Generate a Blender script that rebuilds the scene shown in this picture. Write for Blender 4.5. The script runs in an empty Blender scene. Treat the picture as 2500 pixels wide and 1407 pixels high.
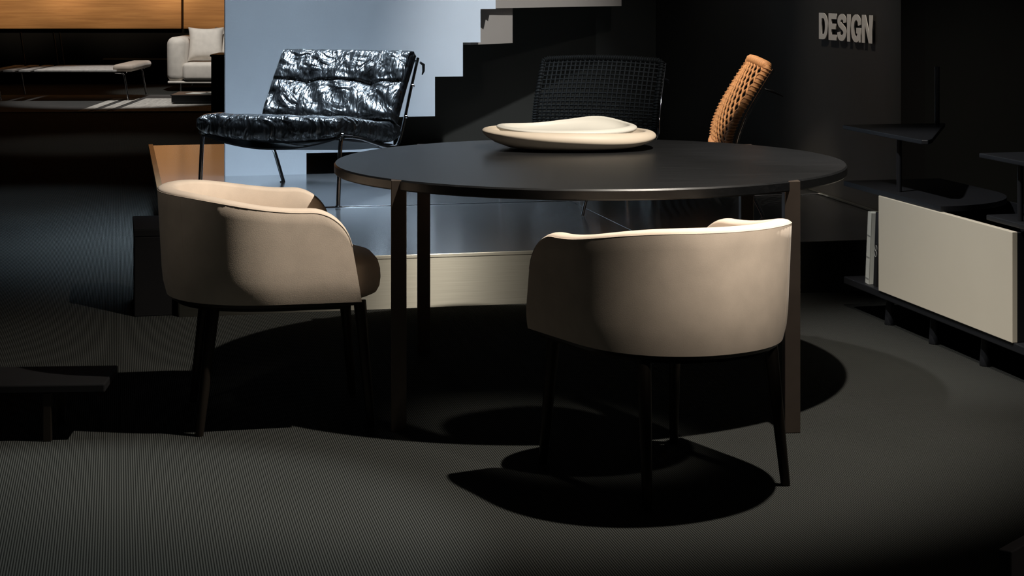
import bpy, bmesh, math, random
from mathutils import Vector, Matrix, Quaternion

random.seed(7)
PI = math.pi
scene = bpy.context.scene
COL = scene.collection

# ------------------------------------------------------------------ camera
cam_d = bpy.data.cameras.new('camera')
cam_d.sensor_fit = 'HORIZONTAL'
cam_d.sensor_width = 36.0
cam_d.lens = 36.0 * 4430.0 / 2500.0
cam_d.shift_y = -(703.5 + 45.0) / 2500.0          # level camera, lens shifted down
cam_d.clip_end = 100
cam = bpy.data.objects.new('camera', cam_d)
cam.location = (0, 0, 1.324)
cam.rotation_euler = (PI / 2, 0, 0)
COL.objects.link(cam)
scene.camera = cam

# ------------------------------------------------------------------ world, exposure
world = bpy.data.worlds.new('world')
scene.world = world
world.use_nodes = True
world.node_tree.nodes['Background'].inputs[0].default_value = (0.9, 0.95, 1.0, 1)
world.node_tree.nodes['Background'].inputs[1].default_value = 0.004
scene.view_settings.view_transform = 'Standard'
scene.view_settings.look = 'None'
scene.view_settings.exposure = 0.0
scene.view_settings.gamma = 1.0
scene.view_settings.use_curve_mapping = False

# ------------------------------------------------------------------ spotlights and added fill lights
def spot(name, loc, target, power, color, angle, blend=0.3, radius=0.05, square=False, roll=0.0):
    l = bpy.data.lights.new(name, 'SPOT')
    l.energy = power
    l.color = color
    l.spot_size = math.radians(angle)
    l.spot_blend = blend
    l.shadow_soft_size = radius
    l.use_square = square
    o = bpy.data.objects.new(name, l)
    o.location = loc
    q = (Vector(target) - Vector(loc)).to_track_quat('-Z', 'Y')
    o.rotation_euler = (q @ Quaternion((0, 0, 1), roll)).to_euler()
    COL.objects.link(o)
    return o

WARM = (1.0, 0.91, 0.79)
NEUT = (1.0, 0.96, 0.90)
COOL = (0.80, 0.90, 1.0)
spot('spot_table', (0.90, 4.87, 2.8), (0.08, 5.76, 0.0), 500, WARM, 73, 0.6, 0.022)
spot('spot_chair', (2.05, 2.45, 3.1), (0.57, 4.62, 0.72), 560, WARM, 9.0, 0.45, 0.12, True)
spot('spot_floor', (-1.08, 4.20, 5.6), (-1.08, 4.20, 0.0), 1000, (0.97, 1.0, 0.95), 22.4, 0.40, 0.03, True, math.radians(15))
spot('spot_chair', (-2.3, 2.9, 3.6), (-1.02, 5.42, 0.68), 38, WARM, 8.5, 1.0, 0.05)  # added weak fill for the left chair's dark side, imitates bounce
spot('fill_corner', (1.5, 5.0, 3.2), (2.35, 8.5, 0.45), 70, NEUT, 24, 1.0, 0.06)  # added fill on the wall behind the shelves, imitates bounce
spot('spot_shelf', (-0.3, 5.5, 3.7), (1.62, 6.45, 0.28), 430, NEUT, 28, 0.7, 0.05)
spot('spot_stair', (1.7, 6.3, 4.2), (0.25, 10.7, 1.05), 1080, (0.88, 0.945, 1.0), 22, 1.0, 0.05)
spot('fill_back', (0.95, 4.6, 2.9), (0.55, 12.0, 0.65), 90, NEUT, 15, 0.8, 0.04)  # added fill next to the table lamp, imitates bounce on the back wall
spot('fill_board', (2.7, 1.6, 3.4), (1.05, 3.15, 0.2), 45, NEUT, 16, 1.0, 0.05)  # added only to bring out the board in the corner
spot('spot_orange', (-0.2, 5.9, 4.4), (1.15, 9.0, 0.75), 820, WARM, 9, 0.5, 0.04)
spot('spot_sign', (0.2, 8.4, 4.6), (1.72, 9.1, 0.95), 330, WARM, 26, 0.9, 0.05)
for x in (-6.4, -5.1, -3.8):
    spot('spot_wood', (x, 18.6, 3.6), (x, 23.5, 1.80), 1000, (1.0, 0.80, 0.55), 28, 0.7, 0.10)
spot('spot_sofa', (-3.2, 19.0, 5.2), (-3.8, 21.6, 0.4), 1150, NEUT, 20, 0.6, 0.08)
spot('spot_rug', (-3.9, 18.6, 5.2), (-4.35, 19.9, 0.1), 1000, NEUT, 29, 0.6, 0.08)
spot('spot_aisle', (-2.9, 10.6, 5.6), (-2.95, 10.8, 0.0), 420, COOL, 24, 1.0, 0.08)
spot('spot_aisle', (-3.4, 14.4, 5.6), (-3.4, 14.8, 0.0), 260, NEUT, 26, 1.0, 0.08)

# unseen cool area light, added for broad highlights on the lounge chair
pl = bpy.data.lights.new('fill_leather', 'AREA')
pl.shape = 'RECTANGLE'; pl.size = 1.6; pl.size_y = 1.1
pl.energy = 58; pl.color = (0.66, 0.83, 1.0); pl.spread = math.radians(38)
po = bpy.data.objects.new('fill_leather', pl)
po.location = (-1.15, 9.75, 5.2)
po.rotation_euler = (Vector((-1.1, 9.5, 0.5)) - Vector(po.location)).to_track_quat('-Z', 'Y').to_euler()
COL.objects.link(po)

# ------------------------------------------------------------------ layout grid of the showroom
TH = math.radians(12.3)
UX, UY = math.cos(TH), math.sin(TH)
def W(u, v, z=0.0):
    """showroom grid (u along the platform front, v into the depth) -> world"""
    return Vector((-1.313 + u * UX - v * UY, 7.153 + u * UY + v * UX, z))

# ------------------------------------------------------------------ materials
def new_mat(name):
    m = bpy.data.materials.new(name)
    m.use_nodes = True
    nt = m.node_tree
    b = nt.nodes['Principled BSDF']
    return m, nt, b

def node(nt, typ, **kw):
    n = nt.nodes.new(typ)
    for k, v in kw.items():
        setattr(n, k, v)
    return n

def ramp(nt, fac, stops):
    r = node(nt, 'ShaderNodeValToRGB')
    e = r.color_ramp.elements
    e[0].position, e[0].color = stops[0][0], (*stops[0][1], 1)
    e[1].position, e[1].color = stops[-1][0], (*stops[-1][1], 1)
    for p, c in stops[1:-1]:
        x = e.new(p); x.color = (*c, 1)
    nt.links.new(fac, r.inputs[0])
    return r.outputs[0]

def noise(nt, scale, detail=2.0, vec=None, stretch=None, rough=0.5, distort=0.0):
    n = node(nt, 'ShaderNodeTexNoise')
    n.inputs['Scale'].default_value = scale
    n.inputs['Detail'].default_value = detail
    n.inputs['Roughness'].default_value = rough
    n.inputs['Distortion'].default_value = distort
    if vec is None:
        vec = node(nt, 'ShaderNodeTexCoord').outputs['Object']
    if stretch:
        mp = node(nt, 'ShaderNodeMapping')
        mp.inputs['Scale'].default_value = stretch
        nt.links.new(vec, mp.inputs[0]); vec = mp.outputs[0]
    nt.links.new(vec, n.inputs['Vector'])
    return n.outputs['Fac']

def bump(nt, b, height, strength=0.3, dist=0.01):
    bp = node(nt, 'ShaderNodeBump')
    bp.inputs['Strength'].default_value = strength
    bp.inputs['Distance'].default_value = dist
    nt.links.new(height, bp.inputs['Height'])
    nt.links.new(bp.outputs[0], b.inputs['Normal'])
    return bp

def mat_plain(name, col, rough=0.5, metal=0.0, var=0.12, vscale=8.0, bmp=0.0, bscale=60.0, stretch=None, spec=0.5, coat=0.0):
    m, nt, b = new_mat(name)
    lo = tuple(c * (1 - var) for c in col); hi = tuple(min(1, c * (1 + var)) for c in col)
    nt.links.new(ramp(nt, noise(nt, vscale, 3, stretch=stretch), [(0.3, lo), (0.7, hi)]), b.inputs['Base Color'])
    b.inputs['Roughness'].default_value = rough
    b.inputs['Metallic'].default_value = metal
    b.inputs['Specular IOR Level'].default_value = spec
    b.inputs['Coat Weight'].default_value = coat
    if bmp:
        bump(nt, b, noise(nt, bscale, 3, stretch=stretch), bmp, 0.004)
    return m

def mat_fabric(name, col, weave=1500.0, var=0.07, sheen=0.15):
    m, nt, b = new_mat(name)
    lo = tuple(c * (1 - var) for c in col); hi = tuple(min(1, c * (1 + var)) for c in col)
    nt.links.new(ramp(nt, noise(nt, 14, 4), [(0.3, lo), (0.7, hi)]), b.inputs['Base Color'])
    b.inputs['Roughness'].default_value = 0.78
    b.inputs['Specular IOR Level'].default_value = 0.3
    b.inputs['Sheen Weight'].default_value = sheen
    bump(nt, b, noise(nt, 420, 2), 0.12, 0.002)
    return m

def mat_carpet():
    m, nt, b = new_mat('ribbed_carpet')
    tc = node(nt, 'ShaderNodeTexCoord')
    mp = node(nt, 'ShaderNodeMapping')
    mp.inputs['Rotation'].default_value = (0, 0, -TH)
    nt.links.new(tc.outputs['Object'], mp.inputs[0])
    w = node(nt, 'ShaderNodeTexWave', wave_type='BANDS', bands_direction='X', wave_profile='SIN')
    w.inputs['Scale'].default_value = 2 * PI / (20 * 0.0062) * 1.0
    w.inputs['Distortion'].default_value = 0.25
    w.inputs['Detail'].default_value = 1.0
    w.inputs['Detail Scale'].default_value = 2.0
    nt.links.new(mp.outputs[0], w.inputs['Vector'])
    kn = noise(nt, 1.0, 3, vec=mp.outputs[0], stretch=(160, 260, 160))
    big = noise(nt, 1.3, 3, vec=mp.outputs[0])
    mix = node(nt, 'ShaderNodeMath', operation='MULTIPLY_ADD')
    nt.links.new(kn, mix.inputs[0]); mix.inputs[1].default_value = 0.35
    nt.links.new(w.outputs['Fac'], mix.inputs[2])
    c = ramp(nt, mix.outputs[0], [(0.15, (0.0066, 0.0070, 0.0066)), (0.75, (0.0295, 0.0310, 0.0292)), (1.15 / 1.35, (0.0455, 0.0475, 0.0450))])
    mul = node(nt, 'ShaderNodeMix', data_type='RGBA', blend_type='MULTIPLY')
    mul.inputs[0].default_value = 1.0
    nt.links.new(c, mul.inputs[6])
    nt.links.new(ramp(nt, big, [(0.3, (0.86, 0.86, 0.86)), (0.7, (1.0, 1.0, 1.0))]), mul.inputs[7])
    nt.links.new(mul.outputs[2], b.inputs['Base Color'])
    b.inputs['Roughness'].default_value = 0.95
    b.inputs['Specular IOR Level'].default_value = 0.03
    bump(nt, b, mix.outputs[0], 0.5, 0.003)
    return m

def mat_steel(name, col, rough, stretch, aniso=0.0, strength=0.06, arot=0.25):
    m, nt, b = new_mat(name)
    n = noise(nt, 1.0, 4, stretch=stretch)
    lo = tuple(c * 0.86 for c in col)
    nt.links.new(ramp(nt, n, [(0.3, lo), (0.7, col)]), b.inputs['Base Color'])
    b.inputs['Metallic'].default_value = 1.0
    b.inputs['Roughness'].default_value = rough
    if aniso:
        b.inputs['Anisotropic'].default_value = aniso
        t = node(nt, 'ShaderNodeVectorTransform', vector_type='VECTOR', convert_from='OBJECT', convert_to='WORLD')
        t.inputs[0].default_value = (1, 0, 0)
        nt.links.new(t.outputs[0], b.inputs['Tangent'])
        b.inputs['Anisotropic Rotation'].default_value = arot
    bump(nt, b, n, strength, 0.001)
    return m

def mat_leather():
    m, nt, b = new_mat('black_patent_leather')
    tc = node(nt, 'ShaderNodeTexCoord').outputs['Object']
    n1 = noise(nt, 5.5, 1.6, vec=tc, rough=0.45, distort=3.0)
    n2 = noise(nt, 1.0, 3, vec=tc, stretch=(26, 8, 8), rough=0.45, distort=1.5)
    n3 = noise(nt, 60, 2, vec=tc)
    add = node(nt, 'ShaderNodeMath', operation='MULTIPLY_ADD')
    nt.links.new(n2, add.inputs[0]); add.inputs[1].default_value = 0.55
    nt.links.new(n1, add.inputs[2])
    add2 = node(nt, 'ShaderNodeMath', operation='MULTIPLY_ADD')
    nt.links.new(n3, add2.inputs[0]); add2.inputs[1].default_value = 0.0
    nt.links.new(add.outputs[0], add2.inputs[2])
    nt.links.new(ramp(nt, n1, [(0.35, (0.006, 0.0065, 0.007)), (0.7, (0.016, 0.0165, 0.018))]), b.inputs['Base Color'])
    b.inputs['Roughness'].default_value = 0.34
    b.inputs['Specular IOR Level'].default_value = 0.8
    b.inputs['Coat Weight'].default_value = 1.0
    b.inputs['Coat Roughness'].default_value = 0.13
    bp = bump(nt, b, add2.outputs[0], 1.0, 0.027)
    nt.links.new(bp.outputs[0], b.inputs['Coat Normal'])
    return m

def mat_wood(name, c0, c1, c2, stretch, rough=0.45, bmp=0.05):
    m, nt, b = new_mat(name)
    n = noise(nt, 1.0, 6, stretch=stretch, rough=0.65, distort=0.4)
    nt.links.new(ramp(nt, n, [(0.28, c0), (0.5, c1), (0.72, c2)]), b.inputs['Base Color'])
    b.inputs['Roughness'].default_value = rough
    bump(nt, b, n, bmp, 0.002)
    return m

M = {}
M['carpet'] = mat_carpet()
M['steel_top'] = mat_steel('brushed_steel_top', (0.54, 0.55, 0.56), 0.20, (4, 160, 4), 0.5, 0.02)
M['steel_front'] = mat_steel('brushed_steel_front', (0.33, 0.32, 0.275), 0.29, (4, 4, 260), 0.97, 0.02, 0.25)
M['chrome'] = mat_steel('chrome', (0.75, 0.75, 0.76), 0.10, (6, 6, 6), 0.0, 0.01)
M['white_paint'] = mat_plain('white_plaster', (0.66, 0.69, 0.73), 0.75, 0, 0.03, 3, 0.05, 80)
M['beige_paint'] = mat_plain('beige_plaster', (0.40, 0.34, 0.29), 0.75, 0, 0.03, 3, 0.05, 80)
M['dark_wall'] = mat_plain('dark_brown_wall', (0.0145, 0.012, 0.0088), 0.7, 0, 0.15, 2, 0.04, 60)
M['dark_wall2'] = mat_plain('charcoal_wall', (0.018, 0.0175, 0.013), 0.75, 0, 0.15, 2, 0.04, 60)
M['ceiling'] = mat_plain('black_ceiling', (0.02, 0.02, 0.02), 0.9)
M['beige_fabric'] = mat_fabric('beige_upholstery', (0.62, 0.515, 0.42))
M['seam'] = mat_plain('dark_piping', (0.05, 0.038, 0.03), 0.6)
M['dark_metal'] = mat_plain('dark_bronze_metal', (0.030, 0.024, 0.019), 0.38, 0.7, 0.1, 10)
M['bronze'] = mat_plain('brown_bronze_metal', (0.105, 0.082, 0.068), 0.42, 0.6, 0.1, 10, 0.04, 40)
M['black_oak'] = mat_wood('black_stained_oak', (0.0055, 0.006, 0.0065), (0.008, 0.0085, 0.0095), (0.013, 0.0135, 0.0145), (6, 90, 90), 0.36, 0.12)
M['leather'] = mat_leather()
M['black_sling'] = mat_plain('black_sling', (0.012, 0.012, 0.013), 0.4, 0, 0.1, 10)
M['ceramic'] = mat_plain('matte_beige_ceramic', (0.50, 0.43, 0.345), 0.55, 0, 0.05, 6, 0.03, 90)
M['ceramic_in'] = mat_plain('ivory_ceramic', (0.54, 0.525, 0.475), 0.5, 0, 0.03, 6, 0.03, 90)
M['orange_rope'] = mat_plain('orange_rope', (0.70, 0.33, 0.13), 0.6, 0, 0.18, 60, 0.3, 300)
M['black_rope'] = mat_plain('black_rope', (0.0055, 0.0055, 0.005), 0.6, 0, 0.15, 60, 0.3, 300, spec=0.15)
M['shelf_black'] = mat_plain('blue_black_lacquer', (0.009, 0.010, 0.013), 0.45, 0, 0.08, 4)
M['panel_cream'] = mat_plain('cream_lacquer', (0.60, 0.56, 0.47), 0.5, 0, 0.02, 3)
M['paper_white'] = mat_plain('book_white', (0.62, 0.64, 0.60), 0.6, 0, 0.05, 20)
M['book_black'] = mat_plain('book_black', (0.012, 0.012, 0.014), 0.5)
M['book_mark'] = mat_plain('book_grey_mark', (0.30, 0.31, 0.30), 0.6)
M['letter'] = mat_plain('grey_letters', (0.56, 0.53, 0.49), 0.6, 0, 0.03, 8)
M['oak'] = mat_wood('honey_veneer', (0.28, 0.125, 0.035), (0.40, 0.19, 0.06), (0.50, 0.26, 0.09), (1.2, 1.2, 26), 0.5, 0.04)
M['sofa'] = mat_fabric('off_white_sofa_fabric', (0.62, 0.58, 0.53))
M['rug'] = mat_plain('grey_rug', (0.36, 0.35, 0.33), 0.9, 0, 0.25, 40, 0.3, 90, stretch=(1, 0.15, 1))
M['rug_dark'] = mat_plain('dark_rug', (0.03, 0.03, 0.03), 0.95)
M['grey_weave'] = mat_plain('grey_woven_leather', (0.36, 0.35, 0.34), 0.8, 0, 0.2, 30, 0.2, 80, stretch=(1, 0.2, 1))
M['taupe'] = mat_fabric('taupe_cushion', (0.40, 0.34, 0.29))
M['black_box'] = mat_plain('black_lacquer', (0.0035, 0.0035, 0.004), 0.8, spec=0.15)
M['brown_board'] = mat_plain('brown_board', (0.070, 0.060, 0.058), 0.6, 0, 0.15, 12)
M['brass'] = mat_plain('pale_brass', (0.55, 0.42, 0.26), 0.35, 1.0, 0.06, 10)
M['cabinet_top'] = mat_plain('greige_top', (0.35, 0.32, 0.29), 0.5)

# ------------------------------------------------------------------ mesh helpers
class MB:
    def __init__(self):
        self.v, self.f = [], []
    def add(self, verts, faces):
        o = len(self.v)
        self.v += [Vector(p) for p in verts]
        self.f += [tuple(i + o for i in fc) for fc in faces]
        return self
    def box(self, lo, hi, mtx=None):
        x0, y0, z0 = lo; x1, y1, z1 = hi
        vs = [Vector(p) for p in ((x0, y0, z0), (x1, y0, z0), (x1, y1, z0), (x0, y1, z0), (x0, y0, z1), (x1, y0, z1), (x1, y1, z1), (x0, y1, z1))]
        if mtx is not None:
            vs = [mtx @ p for p in vs]
        return self.add(vs, [(0, 3, 2, 1), (4, 5, 6, 7), (0, 1, 5, 4), (1, 2, 6, 5), (2, 3, 7, 6), (3, 0, 4, 7)])
    def tube(self, pts, r, n=10, closed=False, caps=True):
        pts = [Vector(p) for p in pts]
        m = len(pts)
        rs = r if isinstance(r, (list, tuple)) else [r] * m
        vs, fs = [], []
        up = None
        for i in range(m):
            a = pts[(i - 1) % m] if (closed or i > 0) else pts[i]
            b = pts[(i + 1) % m] if (closed or i < m - 1) else pts[i]
            t = (b - a).normalized()
            if up is None:
                up = Vector((0, 0, 1)) if abs(t.z) < 0.9 else Vector((1, 0, 0))
            x = up.cross(t).normalized()
            up = t.cross(x).normalized()
            for k in range(n):
                an = 2 * PI * k / n
                vs.append(pts[i] + x * (rs[i] * math.cos(an)) + up * (rs[i] * math.sin(an)))
        segs = m if closed else m - 1
        for i in range(segs):
            for k in range(n):
                a = i * n + k; b = i * n + (k + 1) % n
                c = ((i + 1) % m) * n + (k + 1) % n; d = ((i + 1) % m) * n + k
                fs.append((a, b, c, d))
        if caps and not closed:
            fs.append(tuple(range(n - 1, -1, -1)))
            fs.append(tuple(range((m - 1) * n, m * n)))
        return self.add(vs, fs)
    def prism(self, poly, z0, z1, mtx=None):
        n = len(poly)
        vs = [Vector((p[0], p[1], z0)) for p in poly] + [Vector((p[0], p[1], z1)) for p in poly]
        if mtx is not None:
            vs = [mtx @ p for p in vs]
        fs = [tuple(range(n - 1, -1, -1)), tuple(range(n, 2 * n))]
        fs += [(i, (i + 1) % n, n + (i + 1) % n, n + i) for i in range(n)]
        return self.add(vs, fs)
    def grid(self, rows, close_u=False, close_v=False):
        """rows: list of lists of points"""
        nr, nc = len(rows), len(rows[0])
        vs = [p for r in rows for p in r]
        fs = []
        for i in range(nr if close_v else nr - 1):
            for j in range(nc if close_u else nc - 1):
                a = i * nc + j; b = i * nc + (j + 1) % nc
                c = ((i + 1) % nr) * nc + (j + 1) % nc; d = ((i + 1) % nr) * nc + j
                fs.append((a, b, c, d))
        return self.add(vs, fs)
    def build(self, name, mat, parent=None, smooth=None, bevel=0.0, segs=2, fix=True):
        me = bpy.data.meshes.new(name)
        me.from_pydata([tuple(p) for p in self.v], [], self.f)
        if bevel or fix:
            bm = bmesh.new(); bm.from_mesh(me)
            bmesh.ops.remove_doubles(bm, verts=bm.verts, dist=1e-5)
            if bevel:
                es = [e for e in bm.edges if len(e.link_faces) == 2 and e.calc_face_angle(0) > 0.6]
                bmesh.ops.bevel(bm, geom=es, offset=bevel, segments=segs, affect='EDGES', profile=0.5)
            bmesh.ops.recalc_face_normals(bm, faces=bm.faces)
            bm.to_mesh(me); bm.free()
        if smooth is not None:
            for p in me.polygons:
                p.use_smooth = True
            me.set_sharp_from_angle(angle=math.radians(smooth))
        me.materials.append(M[mat])
        o = bpy.data.objects.new(name, me)
        COL.objects.link(o)
        if parent is not None:
            o.parent = parent
        return o

def tag(o, label=None, cat=None, group=None, kind=None):
    if label: o['label'] = label
    if cat: o['category'] = cat
    if group: o['group'] = group
    if kind: o['kind'] = kind
    return o

def empty(name, loc, rz=0.0, label=None, cat=None, group=None, scale=1.0):
    o = bpy.data.objects.new(name, None)
    o.empty_display_size = 0.1
    o.location = loc
    o.rotation_euler = (0, 0, rz)
    o.scale = (scale, scale, scale)
    COL.objects.link(o)
    return tag(o, label, cat, group)

def struct(name, o):
    o.name = name
    o['kind'] = 'structure'
    return o

def bez(pts, n=8):
    """Catmull-Rom through points"""
    P = [Vector(p) for p in pts]
    out = []
    for i in range(len(P) - 1):
        p0 = P[max(i - 1, 0)]; p1 = P[i]; p2 = P[i + 1]; p3 = P[min(i + 2, len(P) - 1)]
        for k in range(n):
            t = k / n
            out.append(0.5 * ((2 * p1) + (p2 - p0) * t + (2 * p0 - 5 * p1 + 4 * p2 - p3) * t * t + (3 * p1 - p0 - 3 * p2 + p3) * t ** 3))
    out.append(P[-1])
    return out

def fillet(pts, r=0.04, n=6):
    """polyline with rounded corners"""
    P = [Vector(p) for p in pts]
    out = [P[0]]
    for i in range(1, len(P) - 1):
        a = (P[i - 1] - P[i]); b = (P[i + 1] - P[i])
        rr = min(r, a.length * 0.45, b.length * 0.45)
        s = P[i] + a.normalized() * rr; e = P[i] + b.normalized() * rr
        for k in range(n + 1):
            t = k / n
            out.append((1 - t) ** 2 * s + 2 * t * (1 - t) * P[i] + t * t * e)
    out.append(P[-1])
    return out

# ------------------------------------------------------------------ setting
fl = MB().box((-9, 1.0, -0.2), (6.5, 24.6, 0.0)).build('floor', 'carpet'); struct('floor', fl)
ce = MB().box((-9, 1.0, 6.4), (6.5, 24.6, 6.5)).build('ceiling', 'ceiling'); struct('ceiling', ce)

def wall_uv(name, a, b, z0, z1, th, mat):
    a = Vector((a.x, a.y, 0)); b = Vector((b.x, b.y, 0))
    d = (b - a).normalized(); n = Vector((-d.y, d.x, 0))
    poly = [a, b, b + n * th, a + n * th]
    o = MB().prism([(p.x, p.y) for p in poly], z0, z1).build(name, mat)
    return struct(name, o)

PH = 0.215   # platform height
# dark wall behind the stair, and the sign wall on the right that runs into the depth
wall_uv('wall_back', W(1.0, 4.9), W(3.46, 4.9), 0.0, 6.4, 0.12, 'dark_wall2')
wall_uv('wall_right', W(3.44, 4.9), W(3.31, 0.56), 0.0, 6.4, 0.12, 'dark_wall')
wall_uv('wall_corner', W(3.31, 0.56), W(8.0, 0.56), 0.0, 6.4, 0.12, 'dark_wall2')
# light seam where the sign wall meets the platform
bs = MB()
a = W(3.44, 4.9); b = W(3.31, 0.60)
d = (b - a).normalized(); n = Vector((d.y, -d.x, 0))
bs.prism([(p.x, p.y) for p in (a, b, b + n * 0.012, a + n * 0.012)], PH + 0.004, PH + 0.012)
o = bs.build('baseboard_right', 'steel_front'); struct('baseboard_right', o)

# raised platform clad in brushed steel sheets
plat = empty('platform', W(0, 0), TH); plat['kind'] = 'structure'
core = MB().box((0.012, 0.012, 0.0), (7.0, 5.2, PH - 0.004)).build('plinth', 'shelf_black', plat)
ur = [0.0, 2.0, 4.0, 7.0]
for j, (v0, v1, dz) in enumerate(((0.0, 1.62, 0.0), (1.625, 5.2, 0.004))):
    for i in range(3):
        g = 0.0015
        MB().box((ur[i] + (g if i else 0), v0, PH - 0.004 + dz), (ur[i + 1] - g, v1, PH + dz)).build('top_sheet', 'steel_top', plat, bevel=0.0012, segs=1)
for i in range(3):
    MB().box((ur[i] + 0.001, 0.0, 0.0), (ur[i + 1] - 0.001, 0.011, PH - 0.0045)).build('front_sheet', 'steel_front', plat, bevel=0.001, segs=1)
MB().box((0.0, -0.003, PH - 0.012), (7.0, 0.004, PH + 0.003)).build('edge_strip', 'steel_front', plat, bevel=0.002)
MB().box((-0.002, 0.012, 0.0), (0.010, 5.2, PH - 0.0045)).build('side_sheet', 'steel_front', plat)
MB().box((-0.030, 0.0, PH - 0.010), (0.0, 5.2, PH + 0.012)).build('edge_strip', 'brass', plat, bevel=0.002)

# white stair: stepped soffit seen from the side
stair = empty('staircase', W(0.363, 3.14), TH, 'white staircase side with a stepped underside behind the leather lounge chair', 'staircase')
prof = [(0.363, PH), (0.823, PH), (0.823, 0.341), (1.325, 0.341), (1.325, 0.54), (1.57, 0.54), (1.57, 0.77), (1.735, 0.77), (1.735, 0.968), (1.84, 0.968), (1.84, 1.163), (1.93, 1.163), (1.93, 1.36), (2.05, 1.36), (2.05, 3.2), (0.363, 3.2)]
mt = Matrix(((1, 0, 0, 0), (0, 0, 1, 0), (0, 1, 0, 0), (0, 0, 0, 1)))
MB().prism([(p[0] - 0.363, p[1]) for p in prof], 0.0, 0.10, mt).build('side_panel', 'white_paint', stair)
for k in range(2, len(prof) - 4, 2):          # the steps behind the side panel, riser and tread slab
    (ua, za), (ub, zb) = prof[k], prof[k + 1]
    MB().box((ua - 0.363, 0.10, za), (ub - 0.363 + 0.02, 1.05, za + 0.05)).build('step', 'dark_wall', stair)
# landing: beige fascia turning away from the white side panel
pA = stair.matrix_world
def loc_uv(u, v): return (u - 0.363, v - 3.14)
l0 = loc_uv(1.90, 3.26); l1 = loc_uv(2.98, 4.15)
MB().prism([l0, l1, (l1[0] - 0.05, l1[1] + 0.06), (l0[0] - 0.05, l0[1] + 0.06)], 1.165, 3.0).build('landing_fascia', 'beige_paint', stair)
l0 = loc_uv(1.80, 3.245); l1 = loc_uv(2.115, 3.52)
MB().prism([l0, l1, (l1[0] - 0.04, l1[1] + 0.05), (l0[0] - 0.04, l0[1] + 0.05)], 0.95, 1.163).build('inner_stringer', 'beige_paint', stair)

# ------------------------------------------------------------------ sign lettering DESIGN (block letters, unit height)
def letter_shapes():
    def D(w=0.80, t=0.25):
        out = [(0, 0), (0, 1)]
        n = 14; cx = w - 0.42
        for k in range(n + 1):
            a = PI / 2 - PI * k / n
            out.append((cx + 0.42 * math.cos(a), 0.5 + 0.5 * math.sin(a)))
        inn = [(t, 0.2), (t, 0.8)]
        for k in range(n + 1):
            a = PI / 2 - PI * k / n
            inn.append((cx + 0.02 + (0.42 - t - 0.0) * math.cos(a) * 0.9, 0.5 + 0.3 * math.sin(a)))
        return w, [out, inn]
    def Eh(w=0.70, t=0.25):
        return w, [[(0, 0), (0, 1), (w, 1), (w, 0.79), (t, 0.79), (t, 0.62), (w - 0.07, 0.62), (w - 0.07, 0.41), (t, 0.41), (t, 0.21), (w, 0.21), (w, 0)]]
    def I(w=0.26):
        return w, [[(0, 0), (0, 1), (w, 1), (w, 0)]]
    def N(w=0.82, t=0.24):
        return w, [[(0, 0), (0, 1), (0.27, 1), (w - t, 0.36), (w - t, 1), (w, 1), (w, 0), (w - 0.27, 0), (t, 0.64), (t, 0)]]
    def stroke(path, t0):
        P = bez([(x, y, 0) for x, y in path], 8)
        L, R = [], []
        for i, p in enumerate(P):
            a = P[max(i - 1, 0)]; b = P[min(i + 1, len(P) - 1)]
            d = (b - a).normalized(); nn = Vector((-d.y, d.x, 0))
            # horizontal strokes a little thinner than vertical ones
            t = t0 * (0.42 + 0.10 * abs(d.y))
            L.append(p + nn * t); R.append(p - nn * t)
        return [(q.x, q.y) for q in L] + [(q.x, q.y) for q in reversed(R)]
    def S():
        w = 0.76
        return w, [stroke([(0.62, 0.68), (0.59, 0.82), (0.38, 0.90), (0.16, 0.80), (0.17, 0.64), (0.38, 0.53), (0.58, 0.42), (0.63, 0.25), (0.40, 0.10), (0.16, 0.16), (0.12, 0.32)], 0.235)]
    def G():
        w = 0.82
        return w, [stroke([(0.69, 0.62), (0.64, 0.80), (0.43, 0.905), (0.20, 0.80), (0.125, 0.50), (0.20, 0.20), (0.42, 0.095), (0.60, 0.20), (0.66, 0.34)], 0.235),
                   [(0.43, 0.32), (0.43, 0.52), (0.80, 0.52), (0.80, 0.0), (0.64, 0.0), (0.60, 0.30)]]
    return [D(), Eh(), S(), I(), G(), N()]

def flat_letter(name, polys, mtx, depth, mat, parent):
    cu = bpy.data.curves.new(name, 'CURVE')
    cu.dimensions = '2D'
    cu.fill_mode = 'BOTH'
    cu.extrude = depth / 2
    for poly in polys:
        sp = cu.splines.new('POLY')
        sp.points.add(len(poly) - 1)
        for q, p in zip(sp.points, poly):
            q.co = (p[0], p[1], 0, 1)
        sp.use_cyclic_u = True
    tmp = bpy.data.objects.new(name + '_tmp', cu)
    COL.objects.link(tmp)
    dg = bpy.context.evaluated_depsgraph_get()
    me = bpy.data.meshes.new_from_object(tmp.evaluated_get(dg))
    bpy.data.objects.remove(tmp)
    me.transform(mtx)
    me.name = name
    me.materials.clear(); me.materials.append(M[mat])
    o = bpy.data.objects.new(name, me)
    COL.objects.link(o)
    o.parent = parent
    return o

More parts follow.
